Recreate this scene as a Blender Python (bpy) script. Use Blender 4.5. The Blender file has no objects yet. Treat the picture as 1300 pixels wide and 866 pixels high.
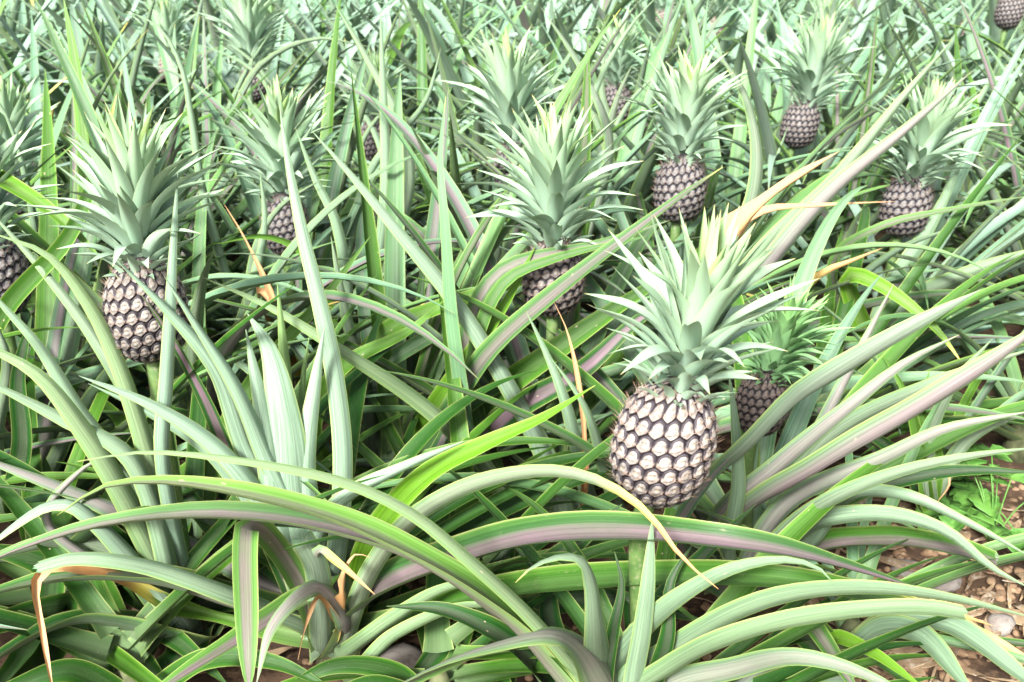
import bpy, math, random
import numpy as np
from mathutils import Vector, Matrix

random.seed(11)
rng = np.random.default_rng(11)
sc = bpy.context.scene
COL = sc.collection
R = math.radians

# ------------------------------------------------------------------ camera
H = 1.1
PITCH = R(22.1)
FPX = 1264.0                      # focal length in photograph pixels (35 mm lens)
SP, CP = math.sin(PITCH), math.cos(PITCH)
CAM = np.array([0.0, 0.0, H])
FWD = np.array([0.0, CP, -SP]); UPV = np.array([0.0, SP, CP]); RGT = np.array([1.0, 0, 0])

def at(px, py, z):
    u = (px - 650) / FPX; v = (py - 433) / FPX
    return CAM + z * (u * RGT + FWD - v * UPV)

def proj(P):
    d = np.asarray(P) - CAM
    z = d @ FWD
    return 650 + FPX * (d @ RGT) / z, 433 - FPX * (d @ UPV) / z, z

def ground_at(px, py):
    v = (py - 433) / FPX
    return at(px, py, H / (SP + v * CP))

cd = bpy.data.cameras.new('camera'); cam = bpy.data.objects.new('camera', cd); COL.objects.link(cam)
cam.location = CAM; cam.rotation_euler = (math.pi / 2 - PITCH, 0, 0)
cd.lens = 35; cd.sensor_width = 36; cd.clip_start = 0.02; cd.clip_end = 500
cd.dof.use_dof = True; cd.dof.focus_distance = 1.35; cd.dof.aperture_fstop = 9.0
sc.camera = cam

# ------------------------------------------------------------------ node helpers
class NT:
    def __init__(s, name):
        s.m = bpy.data.materials.new(name); s.m.use_nodes = True
        s.t = s.m.node_tree; s.t.nodes.clear()
        s.out = s.t.nodes.new('ShaderNodeOutputMaterial')
    def n(s, typ, **kw):
        x = s.t.nodes.new(typ)
        for k, v in kw.items(): setattr(x, k, v)
        return x
    def put(s, sock, v):
        if isinstance(v, (int, float)): sock.default_value = v
        elif isinstance(v, (tuple, list)):
            sock.default_value = tuple(v) if len(v) == len(sock.default_value) else tuple(v) + (1,)
        else: s.t.links.new(v, sock)
    def math(s, op, a, b=0.0, clamp=False):
        x = s.n('ShaderNodeMath', operation=op, use_clamp=clamp)
        s.put(x.inputs[0], a); s.put(x.inputs[1], b); return x.outputs[0]
    def ramp(s, v, a, b, lo=0.0, hi=1.0):
        x = s.n('ShaderNodeMapRange', interpolation_type='SMOOTHSTEP')
        s.put(x.inputs['Value'], v); s.put(x.inputs['From Min'], a); s.put(x.inputs['From Max'], b)
        s.put(x.inputs['To Min'], lo); s.put(x.inputs['To Max'], hi); return x.outputs[0]
    def mix(s, f, a, b):
        x = s.n('ShaderNodeMix', data_type='RGBA')
        s.put(x.inputs[0], f); s.put(x.inputs[6], a); s.put(x.inputs[7], b); return x.outputs[2]
    def noise(s, vec, scale, detail=3.0, rough=0.55):
        x = s.n('ShaderNodeTexNoise'); s.put(x.inputs['Vector'], vec)
        x.inputs['Scale'].default_value = scale; x.inputs['Detail'].default_value = detail
        x.inputs['Roughness'].default_value = rough; return x.outputs['Fac']
    def xyz(s, a, b, c):
        x = s.n('ShaderNodeCombineXYZ'); s.put(x.inputs[0], a); s.put(x.inputs[1], b); s.put(x.inputs[2], c); return x.outputs[0]
    def principled(s, col, rough, spec=0.5, bump=None, bstr=0.2, bdist=0.002):
        p = s.n('ShaderNodeBsdfPrincipled'); s.put(p.inputs['Base Color'], col); s.put(p.inputs['Roughness'], rough)
        p.inputs['Specular IOR Level'].default_value = spec
        if bump is not None:
            b = s.n('ShaderNodeBump'); b.inputs['Strength'].default_value = bstr; b.inputs['Distance'].default_value = bdist
            s.put(b.inputs['Height'], bump); s.t.links.new(b.outputs[0], p.inputs['Normal'])
        s.t.links.new(p.outputs[0], s.out.inputs['Surface']); return p

# Leaf material: object colour carries what that leaf is like
#   R = purple flush, G = youth (yellow green), B = painted back-row brightness plus wax bloom, A = dryness from the tip down
def leaf_material(name, upper):
    N = NT(name)
    uv = N.n('ShaderNodeUVMap', uv_map='UVMap'); sep = N.n('ShaderNodeSeparateXYZ'); N.t.links.new(uv.outputs[0], sep.inputs[0])
    u, v = sep.outputs[0], sep.outputs[1]
    oi = N.n('ShaderNodeObjectInfo'); sc_ = N.n('ShaderNodeSeparateColor'); N.t.links.new(oi.outputs['Color'], sc_.inputs[0])
    purple, youth, bloom_light, dry = sc_.outputs[0], sc_.outputs[1], sc_.outputs[2], oi.outputs['Alpha']
    rnd = N.math('MULTIPLY', oi.outputs['Random'], 37.0)
    a = N.math('MULTIPLY', N.math('ABSOLUTE', N.math('SUBTRACT', u, 0.5)), 2.0)
    streak = N.noise(N.xyz(N.math('MULTIPLY', u, 38.0), N.math('MULTIPLY', v, 3.0), rnd), 1.0, 4.0, 0.6)
    fine = N.noise(N.xyz(N.math('MULTIPLY', u, 95.0), N.math('MULTIPLY', v, 6.0), rnd), 1.0, 2.0)
    blot = N.noise(N.xyz(N.math('MULTIPLY', u, 2.0), N.math('MULTIPLY', v, 9.0), rnd), 1.0, 4.0)
    aw = N.math('ADD', a, N.math('MULTIPLY', N.math('SUBTRACT', streak, 0.5), 0.35))
    if upper:
        g = N.mix(N.math('POWER', youth, 1.4), (0.008, 0.050, 0.008), (0.13, 0.30, 0.008))
        edge = N.ramp(aw, 0.62, 0.97)
        g = N.mix(N.math('MULTIPLY', edge, N.math('ADD', 0.06, N.math('MULTIPLY', youth, 0.7))), g, (0.17, 0.33, 0.04))
        w = N.math('MULTIPLY', N.math('MULTIPLY', N.math('MULTIPLY', bloom_light, bloom_light, True), N.ramp(bloom_light, 1.3, 1.45, 1.0, 0.12)), N.ramp(streak, 0.25, 0.75, 0.62, 1.0))
        g = N.mix(N.math('MULTIPLY', w, 0.8), g, (0.18, 0.32, 0.215))
        band = N.math('MULTIPLY', N.ramp(aw, 0.62, 0.28), N.math('MULTIPLY', purple, 0.88))
        g = N.mix(N.math('MULTIPLY', band, N.ramp(blot, 0.2, 0.7, 0.6, 1.0)), g, (0.18, 0.112, 0.142))
        g = N.mix(N.math('MULTIPLY', N.ramp(bloom_light, 0.95, 1.5, 0.0, 0.9), N.ramp(youth, 0.65, 0.5)), g, (0.27, 0.375, 0.305))  # far leaves: brightness of the back rows put into the colour
    else:
        g = N.mix(bloom_light, (0.05, 0.11, 0.035), (0.215, 0.305, 0.235))
        g = N.mix(N.math('MULTIPLY', youth, 0.5), g, (0.27, 0.42, 0.09))
        g = N.mix(N.ramp(bloom_light, 0.95, 1.5), g, (0.285, 0.405, 0.285))
        st = N.ramp(fine, 0.38, 0.62)
        g = N.mix(N.math('MULTIPLY', st, 0.5), g, (0.07, 0.15, 0.08))
        band = N.math('MULTIPLY', N.ramp(aw, 0.9, 0.35), N.math('MULTIPLY', purple, 0.88))
        g = N.mix(N.math('MULTIPLY', band, N.ramp(blot, 0.2, 0.7, 0.55, 0.95)), g, (0.28, 0.190, 0.222))
        edge = N.ramp(aw, 0.72, 0.98)
        g = N.mix(N.math('MULTIPLY', edge, 0.55), g, (0.19, 0.34, 0.07))
    sv = N.noise(N.xyz(N.math('MULTIPLY', u, 17.0), N.math('MULTIPLY', v, 1.6), rnd), 1.0, 3.0, 0.6)
    sm = N.n('ShaderNodeVectorMath', operation='SCALE'); N.put(sm.inputs[0], g); N.put(sm.inputs['Scale'], N.ramp(sv, 0.3, 0.7, 0.72 if upper else 0.74, 1.16 if upper else 1.14)); g = sm.outputs[0]
    # pale waxy base of the leaf
    g = N.mix(N.ramp(v, 0.22, 0.0, 0.0, 0.30), g, (0.22, 0.28, 0.16))
    # thin reddish / yellowish margin
    g = N.mix(N.ramp(a, 0.9, 1.0, 0.0, 0.45), g, (0.42, 0.40, 0.16))
    # wear: scattered small tan scars
    vor = N.n('ShaderNodeTexVoronoi'); N.put(vor.inputs['Vector'], N.xyz(N.math('MULTIPLY', u, 2.2), N.math('MULTIPLY', v, 26.0), rnd)); vor.inputs['Scale'].default_value = 1.0
    scar = N.math('MULTIPLY', N.ramp(vor.outputs['Distance'], 0.13, 0.05), N.ramp(N.noise(N.xyz(u, N.math('MULTIPLY', v, 5.0), rnd), 3.0), 0.58, 0.64))
    g = N.mix(N.math('MULTIPLY', scar, 0.8), g, (0.42, 0.33, 0.24))
    mot = N.ramp(N.noise(N.xyz(N.math('MULTIPLY', u, 9.0), N.math('MULTIPLY', v, 60.0), rnd), 1.0, 5.0, 0.7), 0.60, 0.75)
    g = N.mix(N.math('MULTIPLY', mot, 0.4), g, (0.22, 0.20, 0.12))
    # drying from the tip: yellow, then orange-tan
    dd = N.math('SUBTRACT', N.math('ADD', v, N.math('MULTIPLY', N.math('SUBTRACT', streak, 0.5), 0.12)), N.math('SUBTRACT', 1.07, dry))
    g = N.mix(N.ramp(dd, -0.06, 0.0), g, (0.52, 0.46, 0.12))
    g = N.mix(N.ramp(dd, 0.0, 0.09), g, (0.52, 0.29, 0.12))
    g = N.mix(N.ramp(dd, 0.12, 0.5, 0.0, 0.6), g, (0.42, 0.27, 0.15))
    N.principled(g, N.ramp(blot, 0.2, 0.8, 0.34 if upper else 0.5, 0.5 if upper else 0.66), 0.2 if upper else 0.15,
                 bump=N.math('ADD', fine, streak), bstr=0.35, bdist=0.0014)
    return N.m

M_UP = leaf_material('leaf_upper_face', True)
M_LO = leaf_material('leaf_lower_face', False)

def crown_material():
    N = NT('crown_leaf')
    uv = N.n('ShaderNodeUVMap', uv_map='UVMap'); sep = N.n('ShaderNodeSeparateXYZ'); N.t.links.new(uv.outputs[0], sep.inputs[0])
    u, v = sep.outputs[0], sep.outputs[1]
    ag = N.n('ShaderNodeAttribute', attribute_name='age'); age = ag.outputs['Fac']
    oi = N.n('ShaderNodeObjectInfo')
    a = N.math('MULTIPLY', N.math('ABSOLUTE', N.math('SUBTRACT', u, 0.5)), 2.0)
    st = N.noise(N.xyz(N.math('MULTIPLY', u, 26.0), N.math('MULTIPLY', v, 3.0), N.math('MULTIPLY', age, 91.0)), 1.0, 3.0)
    g = N.mix(N.ramp(age, 0.35, 1.0), (0.305, 0.435, 0.315), (0.265, 0.40, 0.215))  # lower leaves coloured paler to offset their self-shadow
    g = N.mix(N.ramp(age, 0.9, 1.0, 0, 0.7), g, (0.36, 0.52, 0.10))
    g = N.mix(N.ramp(st, 0.35, 0.7, 0.0, 0.35), g, (0.31, 0.43, 0.33))
    g = N.mix(N.ramp(v, 0.5, 1.0, 0.0, 0.45), g, (0.23, 0.36, 0.17))
    g = N.mix(N.ramp(a, 0.8, 1.0, 0.0, 0.5), g, (0.33, 0.40, 0.20))
    g = N.mix(N.ramp(v, 0.93, 1.0, 0.0, 0.8), g, (0.45, 0.33, 0.14))
    om = N.n('ShaderNodeMix', data_type='RGBA', blend_type='MULTIPLY'); om.inputs[0].default_value = 1; N.put(om.inputs[6], g); N.put(om.inputs[7], oi.outputs['Color']); g = om.outputs[2]
    N.principled(g, 0.6, 0.15, bump=st, bstr=0.2, bdist=0.001)
    return N.m
M_CROWN = crown_material()

def fruit_material():
    N = NT('pineapple_skin')
    at_ = N.n('ShaderNodeAttribute', attribute_name='skin'); tc = N.n('ShaderNodeTexCoord')
    nz = N.noise(tc.outputs['Object'], 220.0, 4.0, 0.65)
    nb = N.noise(tc.outputs['Object'], 60.0, 3.0)
    mul = N.n('ShaderNodeVectorMath', operation='SCALE'); N.put(mul.inputs[0], at_.outputs['Color']); N.put(mul.inputs['Scale'], N.ramp(nz, 0.3, 0.7, 0.55, 1.1)); c = mul.outputs[0]
    wm = N.n('ShaderNodeMix', data_type='RGBA', blend_type='MULTIPLY'); N.put(wm.inputs[0], N.ramp(nb, 0.5, 0.7, 0.0, 0.6)); N.put(wm.inputs[6], c); N.put(wm.inputs[7], (0.92, 0.82, 0.72)); oi = N.n('ShaderNodeObjectInfo'); om = N.n('ShaderNodeMix', data_type='RGBA', blend_type='MULTIPLY'); om.inputs[0].default_value = 1; N.put(om.inputs[6], wm.outputs[2]); N.put(om.inputs[7], oi.outputs['Color']); c = om.outputs[2]
    N.principled(c, 0.62, 0.3, bump=nz, bstr=0.6, bdist=0.0014)
    return N.m
M_FRUIT = fruit_material()

def simple(name, c1, c2, scale, rough=0.7, c3=None, bump=0.3, bdist=0.004):
    N = NT(name); tc = N.n('ShaderNodeTexCoord')
    n1 = N.noise(tc.outputs['Object'], scale, 5.0, 0.6)
    g = N.mix(N.ramp(n1, 0.3, 0.7), c1, c2)
    if c3:
        g = N.mix(N.ramp(N.noise(tc.outputs['Object'], scale * 5.3, 3.0), 0.5, 0.75), g, c3)
    N.principled(g, rough, 0.35, bump=n1, bstr=bump, bdist=bdist)
    return N.m
M_SOIL = simple('soil', (0.035, 0.020, 0.012), (0.11, 0.065, 0.037), 9.0, 0.9, (0.19, 0.12, 0.07), 0.9, 0.02)
M_STALK = simple('stalk_skin', (0.05, 0.11, 0.025), (0.12, 0.19, 0.055), 30.0, 0.6, (0.17, 0.19, 0.10))
M_STEM = simple('stem_bark', (0.05, 0.06, 0.025), (0.12, 0.13, 0.06), 40.0, 0.9)
M_STONE = simple('pale_stone', (0.17, 0.145, 0.125), (0.26, 0.235, 0.21), 22.0, 0.9, (0.14, 0.11, 0.09))
M_GRAV = simple('gravel_stone', (0.17, 0.10, 0.055), (0.28, 0.185, 0.11), 14.0, 0.95, (0.33, 0.23, 0.14))
M_LITTER = simple('dead_leaf', (0.15, 0.09, 0.05), (0.33, 0.24, 0.14), 12.0, 0.85, (0.42, 0.36, 0.28))
M_WEED = simple('weed_leaf', (0.05, 0.15, 0.022), (0.10, 0.23, 0.04), 25.0, 0.55, (0.13, 0.27, 0.06))

# ------------------------------------------------------------------ object helpers
def link(o, parent=None):
    COL.objects.link(o)
    if parent is not None: o.parent = parent
    return o
def mesh(name, verts, faces, mats, fm=None, smooth=True):
    me = bpy.data.meshes.new(name); me.from_pydata([tuple(map(float, p)) for p in verts], [], faces)
    for m in mats: me.materials.append(m)
    if fm is not None: me.polygons.foreach_set('material_index', np.asarray(fm, dtype=np.int32))
    if smooth: me.polygons.foreach_set('use_smooth', np.ones(len(faces), dtype=bool))
    me.update(); return me
def tag(o, label=None, cat=None, group=None, kind=None):
    if label: o['label'] = label
    if cat: o['category'] = cat
    if group: o['group'] = group
    if kind: o['kind'] = kind
    return o

# ------------------------------------------------------------------ leaf blade sweep
def unit(v): return v / (np.linalg.norm(v) + 1e-12)
SS = np.array([-1, -.7, -.36, 0, .36, .7, 1.0])
NS = len(SS)
def profile(t, taper=3.0, blunt=0.0):
    f = np.clip(1 - t ** taper, 0, 1) ** 0.9 * (1 - .12 * t) * (1 + 0.25 * np.exp(-t / 0.05))
    return f * (1 - blunt) + blunt * (1 - .25 * t)
def frames(C, side0):
    n = len(C); T = np.zeros((n, 3))
    T[1:-1] = C[2:] - C[:-2]; T[0] = C[1] - C[0]; T[-1] = C[-1] - C[-2]
    T /= np.linalg.norm(T, axis=1)[:, None] + 1e-12
    S = np.zeros((n, 3)); s = side0
    for i in range(n):
        q = s - (s @ T[i]) * T[i]
        if np.linalg.norm(q) > 0.15: s = unit(q)
        S[i] = unit(s - (s @ T[i]) * T[i])
    Nn = np.cross(S, T)
    return T, S, Nn
def rot_frames(T, S, Nn, ang):
    c = np.cos(ang)[:, None]; s = np.sin(ang)[:, None]
    return S * c + Nn * s, Nn * c - S * s
def blade(name, C, S, Nn, W, depth=0.28, thick=0.0028, wave=0.0, t=None, torn=False):
    """closed blade: upper channel face + lower face, real thickness"""
    n = len(C)
    if t is None: t = np.linspace(0, 1, n)
    verts, uvs = [], []
    ph = rng.uniform(0, 6.28)
    for i in range(n):
        w = W[i] / 2; th = thick * (1 - .7 * t[i]) * min(1, w / 0.012)
        dp = depth * (1 - .35 * t[i])
        wv = wave * w * np.sin(t[i] * 34 + ph) * t[i]
        for s in SS:
            verts.append(C[i] + S[i] * (s * w * (1 - .12 * abs(s) * dp * 2)) + Nn[i] * (dp * 2 * w * abs(s) ** 1.25 + wv * abs(s) * (1 if s > 0 else -1)))
        for k in range(1, NS - 1):
            s = SS[k]
            verts.append(verts[i * (2 * NS - 2) + k] - Nn[i] * th * (1 - s * s) * 1.6)
    V = 2 * NS - 2
    if torn:
        for k in range(V): verts[(n - 1) * V + k] = verts[(n - 1) * V + k] + unit(C[-1] - C[-2]) * rng.uniform(-.005, .005)
    faces, fm, fuv = [], [], []
    for i in range(n - 1):
        a, b = i * V, (i + 1) * V
        bot_a = [a] + [a + NS + k for k in range(NS - 2)] + [a + NS - 1]
        bot_b = [b] + [b + NS + k for k in range(NS - 2)] + [b + NS - 1]
        for k in range(NS - 1):
            u0, u1 = (SS[k] + 1) / 2, (SS[k + 1] + 1) / 2
            faces.append((a + k, a + k + 1, b + k + 1, b + k)); fm.append(0)
            fuv += [(u0, t[i]), (u1, t[i]), (u1, t[i + 1]), (u0, t[i + 1])]
            faces.append((bot_a[k], bot_b[k], bot_b[k + 1], bot_a[k + 1])); fm.append(1)
            fuv += [(u0, t[i]), (u0, t[i + 1]), (u1, t[i + 1]), (u1, t[i])]
    me = mesh(name, verts, faces, [M_UP, M_LO], fm)
    uvl = me.uv_layers.new(name='UVMap'); uvl.data.foreach_set('uv', np.array(fuv, dtype=np.float32).ravel())
    ne = len(me.edges); ev = np.zeros(ne * 2, dtype=np.int32); me.edges.foreach_get('vertices', ev); ev = ev.reshape(-1, 2)
    r = ev % V
    sharp = ((r[:, 0] == 0) & (r[:, 1] == 0)) | ((r[:, 0] == NS - 1) & (r[:, 1] == NS - 1))
    at_ = me.attributes.new('sharp_edge', 'BOOLEAN', 'EDGE'); at_.data.foreach_set('value', sharp)
    return me
def catmull(P, n):
    P = np.asarray(P, float)
    d = np.r_[0, np.cumsum(np.linalg.norm(np.diff(P, axis=0), axis=1) ** 0.5)]
    Q = np.vstack([2 * P[0] - P[1], P, 2 * P[-1] - P[-2]])
    dd = np.r_[d[0] - (d[1] - d[0]), d, d[-1] + (d[-1] - d[-2])]
    out = []
    for x in np.linspace(d[0], d[-1], n * 4):
        i = int(np.clip(np.searchsorted(d, x, side='right') - 1, 0, len(P) - 2)) + 1
        t0, t1, t2, t3 = dd[i - 1:i + 3]; p0, p1, p2, p3 = Q[i - 1:i + 3]
        A1 = (t1 - x) / (t1 - t0) * p0 + (x - t0) / (t1 - t0) * p1
        A2 = (t2 - x) / (t2 - t1) * p1 + (x - t1) / (t2 - t1) * p2
        A3 = (t3 - x) / (t3 - t2) * p2 + (x - t2) / (t3 - t2) * p3
        B1 = (t2 - x) / (t2 - t0) * A1 + (x - t0) / (t2 - t0) * A2
        B2 = (t3 - x) / (t3 - t1) * A2 + (x - t1) / (t3 - t1) * A3
        out.append((t2 - x) / (t2 - t1) * B1 + (x - t1) / (t2 - t1) * B2)
    out = np.array(out); L = np.r_[0, np.cumsum(np.linalg.norm(np.diff(out, axis=0), axis=1))]
    g = np.linspace(0, L[-1], n)
    return np.stack([np.interp(g, L, out[:, k]) for k in range(3)], 1)

# ------------------------------------------------------------------ plants registry
PLANTS = {}
GROUP = 'pineapple plants in the field'
def plant(key, base, label, group=GROUP):
    e = bpy.data.objects.new('pineapple_plant', None); e.location = tuple(base); e.empty_display_size = 0.1
    link(e); tag(e, label, 'pineapple plant', group)
    PLANTS[key] = (e, np.array(base, float)); return e

def add_leaf(key, me, col, world_pts=True, label=None):
    e, b = PLANTS[key]
    o = bpy.data.objects.new('leaf', me); link(o, e); o.color = col
    if label: o['label'] = label
    return o

WARN = []
def hero(key, pts, zs, w, col=(0.3, 0.2, 0.6, 0.02), face=None, roll=0.0, base=True, taper=3.0, blunt=0.0, depth=0.28, lift=0.05, n=30, label=None, wave=0.05, rad=0.03):
    """a leaf of a plant through points measured on the photograph, each at its own distance"""
    e, b = PLANTS[key]
    m = len(pts)
    pp = np.array(pts, float); L = np.r_[0, np.cumsum(np.linalg.norm(np.diff(pp, axis=0), axis=1))]
    zz = np.interp(L / L[-1], np.linspace(0, 1, len(zs)), zs)
    P = [at(x, y, z) for (x, y), z in zip(pts, zz)]
    for p_ in P:
        if p_[2] < 0.0: WARN.append((key, pts[0], round(float(p_[2]), 2)))
    if base:
        d = P[0] - b; d[2] = 0; d = unit(d) if np.linalg.norm(d) > 1e-6 else np.array([1, 0, 0])
        P = [b + d * rad + np.array([0, 0, lift])] + P
    C = catmull(P, n)
    h = C[-1] - C[0]; h[2] = 0
    if np.linalg.norm(h) < 0.08: h = C[len(C) // 2] - C[0]; h[2] = 0
    h = unit(h)
    T, S, Nn = frames(C, np.cross(h, [0, 0, 1.0]))
    t = np.linspace(0, 1, n)
    if face is not None:                      # turn the blade so that its upper face looks (face degrees off) at the viewer's side
        f = np.array(face if isinstance(face, (tuple, list)) else (face, face), float)
        vd = CAM - C; vd /= np.linalg.norm(vd, axis=1)[:, None]
        q = vd - (vd * T).sum(1)[:, None] * T; q /= np.linalg.norm(q, axis=1)[:, None] + 1e-9
        S2 = np.cross(T, q)
        if (S2 * S).sum() < 0 and False: S2 = -S2
        a = np.radians(np.interp(t, [0, 1], f))
        S, Nn = rot_frames(T, S2, np.cross(S2, T), a)
    elif roll:
        rr = roll if isinstance(roll, (tuple, list)) else (roll, roll)
        S, Nn = rot_frames(T, S, Nn, np.radians(np.interp(t, [0, 1], rr)))
    pr = profile(t, taper, blunt)
    # real width from the apparent one
    fac = []
    for i in range(int(n * .25), int(n * .7)):
        x0, y0, z0 = proj(C[i]); x1, y1, _ = proj(C[i] + T[i] * 0.01)
        tx, ty = x1 - x0, y1 - y0; l = math.hypot(tx, ty) + 1e-6
        ex = []
        for s in (-1, -.5, 0, .5, 1):
            q = C[i] + (S[i] * s * .5 + Nn[i] * depth * abs(s) ** 1.25) * 0.05
            x, y, _ = proj(q); ex.append(((x - x0) * -ty + (y - y0) * tx) / l)
        fac.append((max(ex) - min(ex)) / 0.05)
    wm = float(np.clip(.93 * w / np.median(fac), 0.012, 0.085))
    W = wm * pr
    if blunt == 0: W[-1] = 0.0006
    if col[3] > .6: depth = .7; wave = .5; W = W * (1 + .25 * np.sin(t * 21 + m))
    me = blade('leaf', C - b, S, Nn, W, depth, wave=wave, t=t, torn=blunt > 0)
    if blunt: col = col[:3] + (0.0,)
    return add_leaf(key, me, col, label=label)

# ------------------------------------------------------------------ fruit and crown meshes
def fruit_mesh(nu, nv, spikes, h=0.160, r0=0.0605, M=19, srow=-4, rows=8.6):
    hh = np.linspace(0.0, 1.0, nv)
    ang = (hh - .5) * math.pi
    prof = np.cos(np.abs(np.sin(ang)) ** 1.15 * np.pi / 2 * .999) ** 0.62
    prof = np.clip(1 - np.abs(2 * hh - 1) ** 2.7, 0, 1) ** 0.55 * (1.02 - .10 * hh)
    zz = (hh - .5) * h
    verts = np.zeros((nv, nu, 3)); col = np.zeros((nv, nu, 4)); col[..., 3] = 1
    F, HH = np.meshgrid(np.arange(nu) / nu, hh)
    tau = HH * rows + srow * F
    best = np.full(F.shape, 9.0); sec = np.full(F.shape, 9.0); DX = np.zeros(F.shape); DY = np.zeros(F.shape); IDX = np.zeros(F.shape)
    j0 = np.floor(tau)
    for dj in (-1, 0, 1, 2):
        j = j0 + dj
        q = F * M - .5 * j
        for di in (-1, 0, 1):
            i = np.round(q) + di
            dx = q - i; dy = (tau - j) * 0.9
            d = np.sqrt(dx ** 2 + dy ** 2)
            nb = d < best
            sec = np.where(nb, best, np.minimum(sec, d))
            DX = np.where(nb, dx, DX); DY = np.where(nb, dy, DY)
            IDX = np.where(nb, np.sin(j * 12.9898 + (i % M) * 78.233) * 437.585, IDX)
            best = np.where(nb, d, best)
    B = sec - best
    ss = lambda x, a, b: (lambda t: t * t * (3 - 2 * t))(np.clip((x - a) / (b - a), 0, 1))
    rr = np.sqrt((DX / .47) ** 2 + ((DY - .03) / .46) ** 2)
    up = ss(DY, -.16, .04)
    dome = ss(rr, .80, .30)
    flap = ss(DY, .02, -.22) * ss(B, .0, .16)
    endf = np.clip(np.minimum(hh, 1 - hh) / 0.12, 0, 1)[:, None]
    disp = (0.0022 * dome + 0.0022 * flap - .0008 * (rr > .9) * up + .0022 * np.exp(-((rr - .80) / .07) ** 2) * up) * endf - 0.003 * endf
    rnd = IDX - np.floor(IDX)
    rad = r0 * prof[:, None] + disp
    TH = F * 2 * math.pi
    verts[..., 0] = rad * np.cos(TH); verts[..., 1] = rad * np.sin(TH); verts[..., 2] = zz[:, None] + 0.0
    black = np.array([0.012, 0.007, 0.010]); violet = np.array([0.11, 0.095, 0.11]); cream = np.array([0.34, 0.315, 0.285]); pink = np.array([0.25, 0.175, 0.135])
    lerp = lambda a, b, f: a * (1 - f[..., None]) + b * f[..., None]
    c = np.ones(F.shape + (3,)) * cream * (0.72 + .42 * rnd[..., None])
    c = lerp(c, pink, np.clip(.55 * ss(np.abs(DX), .12, .45) * ss(DY, .1, -.2) + .15, 0, 1))
    streaks = 0.5 + 0.5 * np.sin(np.arctan2(DX, DY + .45) * 34 + rnd * 9)
    c = lerp(c, np.array([.30, .20, .19]), .35 * streaks * ss(rr, .35, .9))
    thr = (.555 + .15 * hh)[:, None]
    c = lerp(c, np.array([.24, .21, .205]), .75 * ss(rr, thr - .14, thr) * up)
    thr = (.555 + .15 * hh)[:, None]; dk = ss(rr, thr, thr + .12) * up
    c = lerp(c, black, dk)
    c = lerp(c, violet, np.exp(-((rr - .86) / .05) ** 2) * up * .8)
    c = lerp(c, black, 1 - ss(B, .06, .16))
    crease = np.exp(-((DY - 0.10 + 0.9 * DX ** 2) / 0.035) ** 2) * ss(np.abs(DX), 0.24, 0.12)
    c = lerp(c, np.array([0.07, 0.045, 0.05]), crease * 0.75)
    tipm = np.exp(-(((DY - 0.02) / 0.06) ** 2 + (DX / 0.08) ** 2))
    c = lerp(c, np.array([0.62, 0.46, 0.28]), tipm * 0.7)
    blk = (0.55 + .45 * ss(hh, 0.05, .6))[:, None, None]             # shade on the fruit's underside, put into the eye colours
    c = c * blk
    col[..., :3] = c
    vs = verts.reshape(-1, 3); cs = col.reshape(-1, 4)
    faces = []
    skip = set(); extra_v, extra_c, extra_f = [], [], []
    if spikes:
        # one curved spine per eye, grown out of the skin
        TAU = tau
        for j, sx, sy in [(j, sx, sy) for j in range(srow - 1, int(rows) + 2) for sx, sy in ((0, .06), (-.34, -.30), (.33, -.28))]:
            for i in range(-2 * M, 2 * M):
                f = (i + .5 * j + sx) / M
                if not 0 <= f < 1: continue
                t_ = (j + sy - srow * f) / rows
                if not 0.05 < t_ < 0.965: continue
                a = int(round(f * nu)) % nu; b = int(t_ * (nv - 1))
                if (b, a) in skip or b + 1 >= nv: continue
                skip.add((b, a))
                q = [b * nu + a, b * nu + (a + 1) % nu, (b + 1) * nu + (a + 1) % nu, (b + 1) * nu + a]
                cen = vs[q].mean(0); out = unit(np.array([cen[0], cen[1], cen[2] * .4]))
                apex = cen + out * random.uniform(.006, .010) + np.array([random.uniform(-.004, .004), random.uniform(-.004, .004), random.uniform(.004, .011)])
                k = nu * nv + len(extra_v); extra_v.append(apex); extra_c.append((0.40, 0.22, 0.11, 1))
                for x in range(4): extra_f.append((q[x], q[(x + 1) % 4], k))
    for b in range(nv - 1):
        for a in range(nu):
            if (b, a) in skip: continue
            faces.append((b * nu + a, b * nu + (a + 1) % nu, (b + 1) * nu + (a + 1) % nu, (b + 1) * nu + a))
    faces.append(tuple(range(nu))[::-1]); faces.append(tuple((nv - 1) * nu + a for a in range(nu)))
    faces += extra_f
    if extra_v: vs = np.vstack([vs, extra_v]); cs = np.vstack([cs, extra_c])
    me = mesh('pineapple', vs, faces, [M_FRUIT])
    ca = me.color_attributes.new('skin', 'FLOAT_COLOR', 'POINT'); ca.data.foreach_set('color', np.ascontiguousarray(cs, dtype=np.float32).ravel())
    return me

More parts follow.
